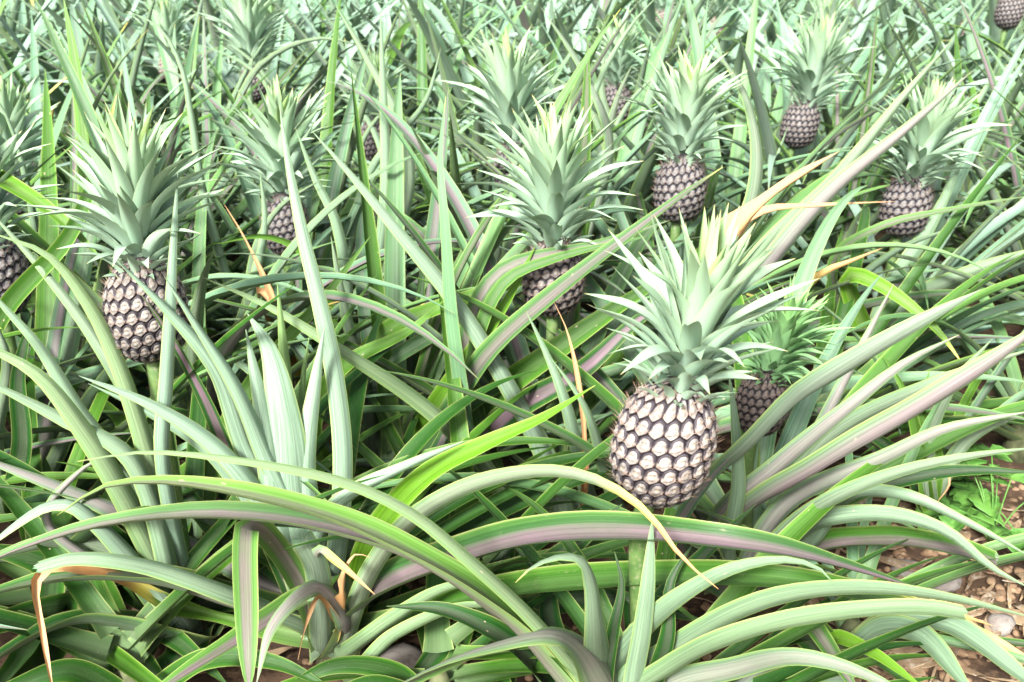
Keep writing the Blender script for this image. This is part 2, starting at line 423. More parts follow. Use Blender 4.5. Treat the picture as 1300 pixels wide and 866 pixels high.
def crown_mesh(seed, nl=96, seg=9, Hc=0.19):
    r = np.random.default_rng(seed)
    verts, faces, uvs, age = [], [], [], []
    S5 = [-1, -.5, 0, .5, 1]
    for k in range(nl):
        q = k / (nl - 1)
        az = k * 2.39996 + r.normal(0, .16)
        el = math.radians(12 + 72 * q ** 1.5 + r.normal(0, 8))
        L = (0.030 + 0.098 * math.sin(min(1, q / .62) * math.pi / 2) ** 1.15 - 0.035 * max(0, q - .68) / .32) * r.uniform(.8, 1.15)
        w0 = (0.0100 + 0.0150 * math.sin(q * math.pi * .75)) * r.uniform(.9, 1.1)
        z0 = -0.010 + 0.56 * Hc * q ** 1.0
        rr = 0.024 * (1 - q) ** .6 + 0.002
        h = np.array([math.cos(az), math.sin(az), 0]); side = np.array([-math.sin(az), math.cos(az), 0])
        P = h * rr + np.array([0, 0, z0])
        bend = math.radians(r.uniform(-10, 24)) * (1 if q > .3 else r.uniform(-1.2, 1.2))
        base_i = len(verts)
        twist = r.normal(0, .4)
        e = min(math.radians(88), el + math.radians(26) * (1 - q) + .1)         # leaves leave the axis upward, then spread
        for i in range(seg + 1):
            t = i / seg
            ee = e - (e - el + bend) * min(1, t * 1.5) - bend * .6 * t * t
            T = h * math.cos(ee) + np.array([0, 0, math.sin(ee)])
            Nn = np.cross(side, T) * -1
            Nn = np.array([0, 0, math.cos(ee)]) - h * math.sin(ee)
            s2 = side * math.cos(twist * t) + Nn * math.sin(twist * t)
            w = w0 * (1 - t ** 1.7) ** 1.0 * (0.86 + .5 * t * (1 - t)) + 0.0004
            for s in S5:
                verts.append(P + s2 * s * w / 2 + Nn * (abs(s) ** 1.6) * w * .24)
                age.append(q)
            P = P + T * (L / seg)
        # lower face, slightly behind
        nb = len(verts) - base_i
        for x in range(nb):
            row, cc = divmod(x, 5)
            verts.append(np.array(verts[base_i + x]) + (np.array([0, 0, -1]) * .0004 + h * .0006) * (1 - row / seg) * (0 if cc in (0, 4) else 2.2))
            age.append(q)
        for i in range(seg):
            for c in range(4):
                a = base_i + i * 5 + c
                faces.append((a, a + 1, a + 6, a + 5)); f1 = [((S5[c] + 1) / 2, i / seg), ((S5[c + 1] + 1) / 2, i / seg), ((S5[c + 1] + 1) / 2, (i + 1) / seg), ((S5[c] + 1) / 2, (i + 1) / seg)]
                uvs += f1
                a += nb
                faces.append((a, a + 5, a + 6, a + 1)); uvs += [f1[0], f1[3], f1[2], f1[1]]
    me = mesh('crown', verts, faces, [M_CROWN])
    me.uv_layers.new(name='UVMap').data.foreach_set('uv', np.array(uvs, dtype=np.float32).ravel())
    a = me.attributes.new('age', 'FLOAT', 'POINT'); a.data.foreach_set('value', np.array(age, dtype=np.float32))
    return me
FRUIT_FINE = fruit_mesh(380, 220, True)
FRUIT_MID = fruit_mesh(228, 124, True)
CROWNS = [crown_mesh(5), crown_mesh(8), crown_mesh(21), crown_mesh(33), crown_mesh(47, 88, 9, .205), crown_mesh(58, 100, 9, .178)]

def axis_matrix(axis, spin):
    z = Vector(axis).normalized(); x = Vector((1, 0, 0)); x = (x - x.dot(z) * z).normalized(); y = z.cross(x)
    return Matrix((x, y, z)).transposed() @ Matrix.Rotation(spin, 3, 'Z')

def tube(path, radii, nseg=10):
    path = np.asarray(path); v, f = [], []
    up = np.array([0.3, 1, 0.1])
    for i, p in enumerate(path):
        T = unit(path[min(i + 1, len(path) - 1)] - path[max(i - 1, 0)])
        a = unit(np.cross(T, up)); b = np.cross(T, a)
        for k in range(nseg):
            g = 2 * math.pi * k / nseg
            v.append(p + (a * math.cos(g) + b * math.sin(g)) * radii[i])
    for i in range(len(path) - 1):
        for k in range(nseg):
            f.append((i * nseg + k, i * nseg + (k + 1) % nseg, (i + 1) * nseg + (k + 1) % nseg, (i + 1) * nseg + k))
    f.append(tuple(range(nseg))[::-1]); f.append(tuple((len(path) - 1) * nseg + k for k in range(nseg)))
    return v, f

PROTECT = [(948, 190, 16, 80, 2.7), (425, 775, 62, 66, 1.56), (1246, 640, 58, 42, 2.1)]      # (px, py, rx, ry, z): what the photograph shows in the clear
def fruited(key, px, py, z, scale, tilt, ctilt, cscale, label, fine=False, cr=0, spin=0.0, lean=0.0, fsq=1.0, back=0.0, clear=(1, 1), fcol=(.60, .64, .70), ccol=(1, 1, 1)):
    """a plant whose fruit centre stands at (px,py) of the photograph, z metres away"""
    c = at(px, py, z)
    base = np.array([c[0], c[1] + back, 0.0])
    e = plant(key, base, label)
    vd = unit(c - CAM)
    def ax(t_, ln):
        a = Matrix.Rotation(R(t_), 3, Vector(vd)) @ Vector((0, 0, 1))
        a = Matrix.Rotation(R(ln), 3, 'X') @ a
        return np.array(a)
    a1 = ax(tilt, lean)
    f = bpy.data.objects.new('pineapple', FRUIT_FINE if fine else FRUIT_MID); link(f, e)
    Mf = Matrix.Translation(Vector(c - base)) @ axis_matrix(a1, spin).to_4x4() @ Matrix.Diagonal((scale, scale, scale * fsq, 1))
    f.matrix_local = Mf
    f.color = tuple(fcol) + (1,)
    a2 = ax(ctilt, lean)
    cr_o = bpy.data.objects.new('crown', CROWNS[cr]); link(cr_o, f); cr_o.color = tuple(ccol) + (1,)
    top = c + a1 * 0.068 * scale * fsq
    Mw = Matrix.Translation(Vector(top - base)) @ axis_matrix(a2, spin * 2.3).to_4x4() @ Matrix.Diagonal((cscale, cscale, cscale, 1))
    cr_o.matrix_local = Mf.inverted() @ Mw
    bot = c - a1 * 0.072 * scale * fsq
    path = catmull([base + [0, 0, -.02], base * .6 + bot * .4 + (base - bot) * 0.05, bot - a1 * .05, bot + a1 * 0.01], 12)
    v, fc = tube(path - base, np.linspace(.015, .0115, 12))
    s = bpy.data.objects.new('stalk', mesh('stalk', v, fc, [M_STALK])); link(s, e)
    fx, fy, fz = proj(c)
    if clear[0] > .45: PROTECT.append((fx, fy, clear[0] * .06 * scale * FPX / fz, clear[0] * .075 * scale * FPX / fz, fz))
    if clear[1] < .65: return e
    k = c + a1 * .07 * scale + a2 * .10 * cscale; kx, ky, kz = proj(k)
    PROTECT.append((kx, ky, clear[1] * .07 * cscale * FPX / kz, clear[1] * .095 * cscale * FPX / kz, kz))
    return e

# ------------------------------------------------------------------ the plants measured on the photograph
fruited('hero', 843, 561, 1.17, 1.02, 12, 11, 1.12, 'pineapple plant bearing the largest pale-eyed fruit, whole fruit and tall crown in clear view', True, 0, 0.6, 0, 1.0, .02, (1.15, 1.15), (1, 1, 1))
fruited('two', 186, 394, 1.43, 1.0, 0, 3, 1.16, 'pineapple plant with a dark-eyed fruit half hidden behind one pale upright blade, wide crown', True, 1, 1.9, 0, .98, 0.0, (1.1, 1.0), (.78, .80, .80))
fruited('three', 702, 352, 1.87, 1.0, 0, 0, 1.38, 'pineapple plant whose fruit peeps through crossing blades under a broad pale crown', False, 2, 0.3, 0, .95, fcol=(.62, .62, .64))
fruited('four', 863, 240, 2.28, 1.0, 2, 3, 1.28, 'pineapple plant with a small-looking pale fruit behind the largest crown, tall narrow crown', False, 3, 1.1)
fruited('five', 1150, 262, 2.49, 1.02, 6, 8, 1.38, 'pineapple plant with a round fruit and bushy pale crown at the far right', False, 5, 2.2)
fruited('six', 1016, 158, 3.3, 1.02, 12, 8, 1.5, 'pineapple plant with its crown touching the upper edge, fruit leaning above grey blades', False, 0, 3.0)
fruited('seven', 966, 512, 1.62, .72, 8, 14, 0.86, 'pineapple plant with a small dark fruit and green crown tucked behind the largest pineapple', False, 3, 0.2, clear=(.6, 1.0), fcol=(.45, .42, .42), ccol=(.65, .85, .55))
fruited('eight', 362, 285, 2.35, .95, 0, 2, 1.42, 'pineapple plant with a spreading crown above a fruit seen only in patches between blades', False, 2, 2.7, clear=(.5, 1))
fruited('nine', -6, 352, 1.75, .95, 0, 0, 1.2, 'pineapple plant cut by the left border, only a strip of dark fruit showing', False, 0, .4)
fruited('ten', 652, 215, 2.75, .95, 0, -4, 1.55, 'pineapple plant with a large fan of pale crown behind the peeping fruit, fruit nearly buried', False, 4, 1.4, clear=(.4, 1))
fruited('eleven', 478, 178, 3.3, .95, 0, 2, 1.2, 'pineapple plant with a speck of fruit showing behind grey upright blades', False, 1, 2.0, clear=(.5, .6))
fruited('twelve', 782, 132, 3.5, .95, 0, 2, 1.2, 'pineapple plant whose dark fruit shows in a shaded gap between long blades', False, 2, 2.9, clear=(.6, .4))
fruited('thirteen', 322, 106, 3.7, .85, 0, 2, 1.55, 'pineapple plant with a pale starry crown near the upper border, no fruit seen', False, 4, 1.5, clear=(.3, 1))
fruited('fourteen', 22, 250, 2.9, .95, 0, 2, 1.5, 'pineapple plant with a blue-green crown fanning out at the left border', False, 2, .9, clear=(.3, .9))
fruited('fifteen', 1282, 14, 4.3, 1.0, 4, 4, 1.3, 'pineapple plant with a pale fruit in the far corner among bright blades', False, 3, .9, clear=(.8, .5))
plant('young', ground_at(425, 835), 'young pineapple plant without fruit, its heart a sheaf of broad pale pointed blades')
plant('centre', ground_at(505, 655), 'fruitless pineapple plant throwing long dark green blades to both sides in the middle')
plant('edge', ground_at(1180, 650), 'fruitless pineapple plant leaning over the bare gravel beside the leafy weed')
plant('low', ground_at(70, 800), 'pineapple plant with dark glossy spreading blades in the shade at the lower left')
plant('nook', ground_at(600, 800), 'low dark pineapple offshoot in the shade under the long arching blades')
plant('gap', ground_at(1030, 590), 'fruitless pineapple plant in the gap behind the small dark fruit')
plant('verge', ground_at(1290, 570), 'fruitless pineapple plant behind the leafy weed at the border')
plant('front', ground_at(170, 905), 'low dark pineapple offshoot at the lower left border of the row')
plant('foot', ground_at(560, 915), 'low dark pineapple offshoot below the cracked pale stone')
plant('corner', ground_at(1075, 845), 'low pineapple plant spreading stubby grey-green blades over the gravel')

# colour recipes (purple, youth, bloom, dry)
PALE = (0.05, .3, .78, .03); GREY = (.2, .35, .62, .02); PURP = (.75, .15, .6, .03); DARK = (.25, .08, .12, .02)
GREEN = (.1, .55, .25, .02); LIME = (.7, .95, .55, .04); YOUNG = (0, .75, 1.5, .02); BROWN = (1, .1, .2, .03); TAN = (.15, .8, .62, .03); DRY = (.1, .6, .5, .9)
hm = lambda *a, **k: hero(*a, **k)

# --- front plant (largest fruit): long arching blades to both sides
hm('hero', [(722,880),(650,795),(560,730),(430,664),(300,627),(200,613),(130,620),(72,655)], [1.38,1.2,1.12,1.1], 40, LIME, roll=-8, depth=.34, taper=2.6)
hm('hero', [(700,850),(610,765),(520,708),(400,670),(260,655),(120,669),(0,707),(-60,735)], [1.4,1.28,1.2,1.15], 36, (.9,.5,.6,.02), roll=-6, depth=.34)
hm('hero', [(752,880),(680,790),(600,715),(520,650),(433,611),(300,584),(180,574),(98,586)], [1.34,1.16,1.08,1.06], 23, (.2,.7,.42,.04), face=160, taper=2.6, depth=.2)
hm('hero', [(765,870),(757,790),(750,735),(735,708),(700,708),(668,725),(654,740)], [1.3,1.12,1.06,1.02], 46, (.15,.3,.65,.06), face=(178,120), taper=2.4, depth=.2)
hm('hero', [(780,900),(760,850),(725,812),(690,803),(640,815),(580,835),(500,875),(440,920)], [1.3,1.1,1.02,.98], 44, (.75,.6,.6,.02), face=(175,60), depth=.25)
hm('hero', [(775,860),(800,818),(860,760),(930,722),(1000,711),(1040,722),(1059,741)], [1.3,1.16,1.1,1.08], 40, (.05,.25,.6,.02), face=160, taper=2.3, depth=.2)
hm('hero', [(790,870),(850,828),(930,780),(1000,756),(1100,747),(1200,758),(1310,784)], [1.3,1.15,1.05,1.02], 35, (.12,.3,.45,.02), face=150, depth=.24)
hm('hero', [(800,890),(850,848),(920,812),(1000,789),(1100,775),(1180,773),(1224,780)], [1.28,1.1,1.02,1.0], 32, (.1,.4,.42,.02), face=145, blunt=.75, depth=.24)
hm('hero', [(840,880),(930,850),(1020,835),(1120,866),(1180,910)], [1.28,1.1,1.05], 40, (.5,.2,.45,.02), face=170)
hm('hero', [(815,870),(812,800),(806,745)], [1.34,1.3], 20, GREEN, face=170, taper=4)
hm('hero', [(700,880),(670,840),(620,800),(560,775),(490,770)], [1.42,1.3,1.3], 34, DARK, roll=0)
hm('hero', [(790,860),(830,780),(900,700),(960,640)], [1.36,1.42,1.5], 36, DARK)
hm('hero', [(740,880),(700,800),(690,740),(650,690)], [1.42,1.5,1.6], 40, DARK)
hm('hero', [(803,880),(816,800),(823,740),(828,660)], [1.26,1.16,1.14], 30, PALE, face=170, taper=6, depth=.2)
hm('hero', [(830,880),(850,800),(852,740),(880,690)], [1.28,1.2,1.22], 34, DARK, face=20)
hm('hero', [(770,880),(780,800),(790,740),(780,700)], [1.3,1.22,1.24], 30, DARK, face=20)
hm('nine', [(20,640),(30,560),(24,480),(40,400)], [1.75,1.66,1.62], 34, DARK, face=20, taper=5)
hm('nine', [(10,640),(-5,560),(10,460),(-10,400)], [1.75,1.66,1.62], 30, GREY, face=160, taper=5)
# --- young plant left of centre
hm('young', [(470,760),(600,706),(700,683),(800,680),(900,688),(1000,702),(1080,722),(1165,747)], [1.5,1.24,1.10,1.16], 46, (.95,.2,.35,.03), roll=(-25,10), depth=.36, taper=4)
hm('young', [(500,800),(600,765),(680,748),(760,741),(870,736),(1000,741),(1100,757),(1200,778),(1262,795)], [1.52,1.3,1.14,1.25], 42, (.1,.3,.15,.16), roll=(-15,5), depth=.32, taper=4)
hm('young', [(437,810),(468,730),(520,662),(600,616),(700,599),(770,616),(825,655),(850,690),(880,722),(912,748)], [1.55,1.3,1.12,1.02], 31, (.35,.55,.6,.22), face=(175,140), taper=2.6, depth=.22)
hm('young', [(405,760),(372,650),(362,540),(340,440),(314,398)], [1.6,1.48,1.42], 74, YOUNG, face=172, taper=3.2, depth=.16)
hm('young', [(390,760),(352,640),(333,520),(312,418)], [1.6,1.47,1.42], 46, YOUNG, face=160, taper=3, depth=.16)
hm('young', [(400,740),(372,600),(362,460),(352,358)], [1.6,1.52,1.48], 32, (0,.9,.3,.02), face=165, taper=3)
hm('young', [(410,740),(388,600),(400,490),(412,415)], [1.6,1.5,1.46], 42, YOUNG, face=170, taper=3)
hm('young', [(405,740),(380,600),(385,480),(393,425)], [1.62,1.56,1.53], 22, (0,.85,.3,.02), face=170, taper=3)
hm('young', [(395,760),(362,640),(320,577),(277,467),(208,387),(143,325)], [1.6,1.5,1.38,1.3], 42, (0,.8,1.5,.02), face=(170,130), depth=.26)
hm('young', [(398,760),(375,660),(338,575),(300,490),(255,420),(208,350)], [1.6,1.5,1.38,1.3], 34, YOUNG, face=(170,140))
hm('young', [(385,780),(345,690),(300,600),(262,510),(215,425),(178,372)], [1.6,1.54,1.44,1.36], 30, BROWN, face=(10,25), depth=.26)
hm('young', [(390,730),(310,605),(260,555),(187,511),(100,477)], [1.6,1.46,1.38,1.32], 36, YOUNG, face=165)
hm('young', [(395,720),(320,640),(260,570),(180,520),(112,487)], [1.6,1.52,1.46,1.42], 26, (0,.2,.9,.02), face=(160,200))
hm('young', [(405,800),(390,750),(398,700),(430,640),(520,590),(590,560)], [1.6,1.5,1.45,1.45], 30, YOUNG, face=150)
hm('young', [(380,740),(330,672),(314,668),(311,700),(313,780),(316,880)], [1.5,1.3,1.24,1.2], 37, (.85,.55,.45,.0), face=(0,0), depth=.16, taper=14)
hm('young', [(400,800),(350,775),(290,752),(180,716),(90,708),(46,720)], [1.6,1.42,1.34,1.3], 30, (.1,.4,.85,.03), face=150, blunt=.7)
hm('young', [(395,800),(290,768),(200,741),(100,735),(0,752),(-70,775)], [1.62,1.48,1.4,1.36], 40, (.45,.25,.35,.02), roll=-10, depth=.34)
hm('young', [(400,780),(340,745),(290,716),(200,673),(100,628),(0,590),(-60,570)], [1.64,1.6,1.55,1.5], 32, PURP, face=160)
hm('young', [(420,730),(400,755),(373,770),(293,820),(213,870),(150,920)], [1.55,1.4,1.3,1.25], 36, (1,.5,.4,.02), roll=-5, depth=.3)
hm('young', [(440,790),(400,745),(345,795),(325,870)], [1.5,1.36,1.3], 30, (.9,.4,.7,.02), face=(140,160), depth=.22)
hm('young', [(410,830),(408,770),(400,715),(384,684)], [1.6,1.45,1.38], 44, (.15,.3,.9,.12), face=178, blunt=.95, depth=.3, label='broken-off leaf stub')
hm('young', [(408,760),(405,700),(428,715),(476,755)], [1.5,1.36,1.3], 24, (.6,.5,.7,.3), face=(170,140))
hm('young', [(436,830),(500,785),(566,747),(640,735)], [1.52,1.42,1.4], 25, (.1,.5,.4,.02), face=150)
hm('young', [(445,860),(500,808),(590,770),(660,772)], [1.5,1.4,1.38], 24, (.1,.5,.42,.02), face=150)
hm('young', [(440,850),(470,750),(500,690),(560,640)], [1.62,1.66,1.7], 34, DARK)
hm('young', [(395,810),(330,770),(250,770),(130,800)], [1.64,1.6,1.56], 40, DARK)
hm('young', [(375,770),(300,700),(220,610),(150,560)], [1.64,1.62,1.6], 38, (.2,.1,.1,.02), face=20)
hm('young', [(460,800),(520,690),(545,600),(600,480)], [1.66,1.72,1.8], 36, (.6,.1,.25,.02), face=15)
hm('young', [(240,770),(140,727),(62,716),(44,738),(53,800),(68,885)], [1.55,1.36,1.3], 28, (.2,.6,.3,.62), face=(20,10), label='leaf with a dried orange tip hanging down')
hm('young', [(430,790),(402,758),(386,800),(378,838)], [1.5,1.36,1.34], 8, DRY, face=20, label='shrivelled dry scrap of leaf')
hm('young', [(436,780),(440,722),(452,704),(470,708)], [1.5,1.36,1.34], 15, (.4,.8,.4,.7), face=150, label='curled yellow and orange leaf end')
# --- the plant of the left fruit
hm('two', [(240,760),(206,570),(211,490),(216,400),(221,300),(226,218)], [1.6,1.42,1.36,1.35], 26, (0,.1,.95,.02), face=170, taper=4, depth=.2)
hm('two', [(235,760),(196,610),(180,550),(145,450),(108,380),(58,322),(-10,296)], [1.6,1.46,1.38,1.32], 34, TAN, face=168, depth=.22)
hm('two', [(235,790),(150,615),(105,545),(50,477),(0,448),(-60,430)], [1.6,1.45,1.36,1.32], 42, TAN, face=165, depth=.22)
hm('two', [(230,790),(165,580),(80,532),(0,492),(-50,470)], [1.58,1.42,1.34], 34, (.1,.4,.9,.02), face=160, depth=.24)
hm('two', [(235,780),(150,590),(100,520),(50,440),(0,384),(-30,350)], [1.62,1.55,1.5,1.48], 32, PALE, face=168)
hm('two', [(235,760),(190,560),(120,430),(60,350),(-20,260)], [1.64,1.62,1.6], 26, GREY, face=168)
hm('two', [(240,820),(140,700),(60,690),(-40,720)], [1.6,1.52,1.46], 44, DARK)
hm('two', [(240,820),(100,790),(0,835),(-60,880)], [1.58,1.44,1.36], 44, DARK)
hm('two', [(245,820),(190,760),(100,640),(0,640)], [1.62,1.6,1.6], 46, (.1,.05,.1,.02))
hm('two', [(235,840),(210,860),(130,900)], [1.55,1.45], 50, DARK)
hm('two', [(240,780),(280,560),(340,460),(410,380),(470,300)], [1.66,1.75,1.85], 30, (.1,.5,.3,.02), face=10)
hm('two', [(235,790),(95,640),(60,640),(0,680),(-40,720)], [1.55,1.44,1.4], 34, (.1,.2,.9,.02), face=(160,120))
hm('two', [(230,780),(60,660),(100,600),(142,575)], [1.6,1.46,1.44], 22, PURP, face=160)
# --- the dark blades crossing at the left
hm('nine', [(-60,520),(10,390),(90,297),(130,190),(148,120)], [1.7,1.6,1.55], 32, (.1,.3,.1,.08), face=15, base=False)
hm('nine', [(-60,200),(0,228),(60,265),(90,290),(130,330)], [1.7,1.62,1.6], 26, (.2,.6,.2,.02), face=20, base=False)
hm('young', [(415,780),(436,600),(426,480),(405,380),(385,300),(365,200),(355,135)], [1.6,1.52,1.5,1.5], 31, (.05,.2,.95,.03), face=170, taper=3.6, depth=.2)
# --- centre
hm('centre', [(500,640),(530,590),(560,545),(620,450),(700,377),(813,288),(870,245),(918,212)], [2.0,1.78,1.66,1.6], 33, (.75,.3,.45,.05), face=(25,40), depth=.26)
hm('centre', [(495,640),(515,582),(545,528),(593,457),(640,390),(680,312)], [2.02,1.85,1.8], 30, (.05,.6,.1,.02), face=25, depth=.26)
hm('centre', [(520,650),(620,512),(700,450),(800,380),(880,330)], [2.05,1.85,1.8], 44, (.1,.35,.12,.02), face=20, depth=.2)
hm('centre', [(530,655),(640,530),(740,470),(812,405),(880,370)], [2.03,1.82,1.75], 42, (1,.1,.1,.02), face=10, depth=.2)
hm('young', [(470,690),(540,605),(620,562),(690,530),(756,489)], [1.56,1.46,1.42], 40, (.05,.72,.08,.04), face=(15,30), depth=.2, taper=2.4)
hm('centre', [(505,640),(440,540),(480,430),(560,390),(690,350),(760,330)], [2.05,1.9,1.85], 30, GREEN, face=20)
hm('centre', [(495,650),(400,560),(433,470),(520,420),(565,380)], [2.05,1.8,1.78], 36, (.05,.6,.3,.02), face=25)
hm('centre', [(490,650),(430,590),(330,480),(270,440)], [2.05,1.95,1.9], 30, PALE, face=165)
hm('centre', [(480,640),(470,520),(440,400),(420,300)], [2.05,2.0,1.95], 26, GREY, face=165)
hm('centre', [(500,640),(500,540),(525,450),(540,330)], [2.06,2.05,2.0], 30, DARK, face=20)
hm('centre', [(510,640),(575,540),(590,440),(600,350)], [2.06,2.0,1.98], 34, (.6,.2,.4,.02), face=20)
hm('centre', [(480,650),(400,540),(480,470),(600,400),(700,345),(820,300)], [2.05,1.95,1.92], 26, GREY, face=30)
# --- plant of the peeping fruit
hm('three', [(700,640),(680,674),(606,577),(533,510),(433,444),(340,388),(257,352)], [1.95,1.75,1.55,1.5], 27, TAN, face=160, base=False)
hm('three', [(722,672),(693,580),(640,478),(577,380),(503,290),(440,215),(395,165)], [1.95,1.8,1.72,1.7], 29, (.1,.25,.9,.02), face=160, base=False)
hm('three', [(640,660),(600,570),(588,500),(574,400),(566,290),(559,200),(566,122)], [2.0,1.75,1.7,1.7], 25, (.05,.45,.85,.05), face=(30,10), taper=3)
hm('three', [(760,690),(740,600),(715,500),(690,440),(668,395)], [1.95,1.7,1.66], 27, PALE, face=165)
hm('three', [(790,680),(770,600),(740,510),(700,455)], [1.95,1.6,1.55], 24, (.1,.4,.8,.02), face=150)
hm('three', [(740,720),(715,640),(690,560),(640,480)], [1.97,1.9,1.85], 34, PALE, face=165)
hm('three', [(665,660),(620,560),(600,470),(640,360),(700,330),(820,300)], [2.0,1.8,1.76], 26, (.2,.4,.4,.02), face=20)
hm('three', [(665,650),(590,470),(630,350),(760,310),(850,280)], [2.0,1.82,1.8], 30, (.75,.35,.5,.02), face=20)
hm('three', [(735,660),(740,520),(720,420),(704,385)], [1.9,1.7,1.68], 13, DRY, face=10, label='dry orange leaf')
# --- plant of the small fruit, right of the largest
hm('seven', [(940,740),(912,668),(990,590),(1080,515),(1150,460),(1218,425)], [1.76,1.45,1.32,1.3], 35, PURP, face=(150,165), depth=.24)
hm('seven', [(950,740),(930,670),(1040,596),(1150,530),(1250,465),(1340,400)], [1.74,1.42,1.3,1.26], 36, (.95,.3,.6,.02), face=(60,150), depth=.26)
hm('seven', [(930,740),(868,655),(960,560),(1012,508),(1060,475),(1150,420),(1245,368)], [1.72,1.42,1.3,1.3], 26, (.3,.2,.8,.02), face=(30,160), depth=.22)
hm('seven', [(950,750),(985,690),(1060,632),(1150,597),(1240,578),(1320,568)], [1.7,1.38,1.28,1.25], 29, GREY, face=160)
hm('seven', [(930,750),(860,680),(900,610),(950,560)], [1.72,1.45,1.4], 32, PURP, face=20)
hm('seven', [(945,740),(1000,640),(1126,580),(1200,545),(1310,522)], [1.74,1.5,1.36,1.3], 33, (.7,.35,.85,.02), face=160)
hm('seven', [(960,750),(1030,690),(1085,628),(1150,630),(1230,665),(1310,708)], [1.74,1.48,1.38,1.34], 28, PALE, face=150)
hm('seven', [(950,750),(1000,690),(1050,660),(1130,655),(1200,675),(1260,722),(1310,748)], [1.74,1.46,1.36,1.3], 34, PALE, face=150)
hm('seven', [(950,760),(1010,710),(1065,693),(1150,690),(1220,702),(1262,716)], [1.74,1.5,1.4], 32, (.8,.3,.15,.02), roll=(-10,0), blunt=.8, depth=.34)
hm('seven', [(925,700),(938,620),(934,540),(925,470)], [1.6,1.42,1.4], 26, PALE, face=170, taper=4)
hm('seven', [(960,700),(1050,560),(1180,490),(1320,440)], [1.76,1.6,1.5], 30, GREY, face=150)
hm('seven', [(960,740),(1060,640),(1200,600),(1320,600)], [1.78,1.62,1.55], 34, DARK, face=20)
hm('seven', [(955,740),(1030,570),(1100,430),(1135,360)], [1.78,1.75,1.75], 24, PURP, face=150)
# --- right behind
hm('five', [(1117,460),(1080,350),(1130,370),(1190,420),(1222,462)], [2.4,2.1,2.0], 34, (.3,.8,.25,.08), face=15)
hm('five', [(1105,470),(1130,370),(1180,290),(1225,200)], [2.6,2.5,2.45], 30, PALE, face=165)
hm('five', [(1100,470),(1150,390),(1250,340),(1340,310)], [2.6,2.4,2.3], 30, GREY, face=150)
hm('five', [(1120,470),(1160,420),(1250,400),(1340,420)], [2.6,2.4,2.3], 28, GREY, face=30)
hm('five', [(1110,470),(1020,400),(940,370)], [2.6,2.3,2.2], 26, (.6,.5,.9,.1), face=150)
hm('five', [(1090,470),(1000,410),(1040,350),(1085,330),(1120,315)], [2.5,2.0,1.95], 26, (.9,.6,.8,.25), face=150)
hm('four', [(860,500),(880,400),(930,300),(985,245),(1066,192)], [2.4,1.85,1.8], 50, (.9,.9,.7,.66), face=(170,150), label='yellowing leaf drying to orange')
hm('four', [(860,500),(900,360),(960,275),(1040,262),(1135,256)], [2.4,2.1,2.05], 14, DRY, face=150, label='thin dry tan leaf')
hm('four', [(850,500),(960,330),(1060,230),(1150,120),(1210,50)], [2.45,2.35,2.3], 26, GREY, face=150)
hm('four', [(850,500),(950,370),(1050,250),(1150,165),(1235,90)], [2.45,2.3,2.25], 30, PURP, face=150)
hm('four', [(850,490),(960,240),(950,130),(905,55)], [2.45,2.3,2.25], 28, (.3,.2,.4,.02), face=(160,140))
hm('eight', [(385,480),(330,370),(350,385),(310,300),(285,260)], [2.4,2.0,1.95], 15, DRY, face=20, label='dry orange leaf')
# --- single blades of the rows behind
hm('eight', [(440,420),(428,285),(402,230),(375,162)], [2.3,2.2,2.15], 20, PALE, face=165, taper=4)
hm('eight', [(330,480),(322,330),(352,268),(412,225)], [2.35,2.2,2.15], 17, GREY, face=150)
hm('eight', [(430,480),(395,330),(340,300),(270,310)], [2.35,2.2,2.1], 18, GREEN, face=30)
hm('thirteen', [(270,220),(306,105),(345,38)], [3.4,3.3,3.25], 15, PALE, face=160)
hm('thirteen', [(380,200),(336,95),(285,48)], [3.4,3.3,3.25], 15, GREY, face=160)
hm('thirteen', [(330,200),(318,120),(322,62)], [3.4,3.3,3.25], 15, GREY, face=160, taper=4)
hm('ten', [(640,330),(672,240),(640,190),(590,160)], [2.65,2.5,2.45], 17, PALE, face=160)
hm('twelve', [(790,280),(760,160),(735,120),(690,90)], [3.2,3.1,3.05], 15, GREY, face=160)
hm('eight', [(420,500),(480,330),(490,240),(487,120),(483,12)], [2.5,2.3,2.25], 20, PALE, face=170, taper=4)
hm('eight', [(420,500),(520,240),(510,160),(470,80),(425,5)], [2.5,2.4,2.35], 20, GREY, face=160, taper=4)
hm('eight', [(400,500),(470,220),(540,130),(560,60)], [2.5,2.5,2.45], 16, PALE, face=160, taper=4)
hm('ten', [(700,400),(775,190),(753,113),(727,67),(686,8)], [2.6,2.5,2.45], 21, (.3,.1,.4,.02), face=150)
hm('ten', [(690,420),(735,180),(766,93),(805,28),(840,-10)], [2.6,2.5,2.45], 17, PALE, face=165)
hm('twelve', [(770,300),(775,160),(790,110),(803,82)], [3.2,3.0,2.95], 17, (.4,.1,.3,.02), face=160, taper=5)
hm('fourteen', [(90,400),(112,240),(98,90),(80,-5)], [2.4,2.2,2.15], 19, (.3,.7,.5,.02), face=(170,20), taper=4)
hm('fourteen', [(90,380),(108,170),(142,95),(189,36)], [2.4,2.25,2.2], 17, (.2,.5,.4,.06), face=160)
hm('eight', [(340,480),(262,260),(244,153),(230,83),(200,32),(160,14)], [2.4,2.2,2.1], 16, PALE, face=165)
hm('fourteen', [(60,420),(40,260),(10,150),(-30,90)], [2.4,2.1,2.0], 20, PALE, face=165)
hm('five', [(1100,460),(1060,330),(1120,288),(1200,268),(1310,248)], [2.5,2.2,2.1], 16, (.6,.5,.5,.02), face=40)
hm('thirteen', [(330,330),(300,150),(330,85),(400,50),(470,60)], [3.4,3.2,3.1], 15, GREY, face=150)
hm('thirteen', [(330,330),(345,120),(310,80),(250,55)], [3.4,3.3,3.2], 15, PALE, face=150)
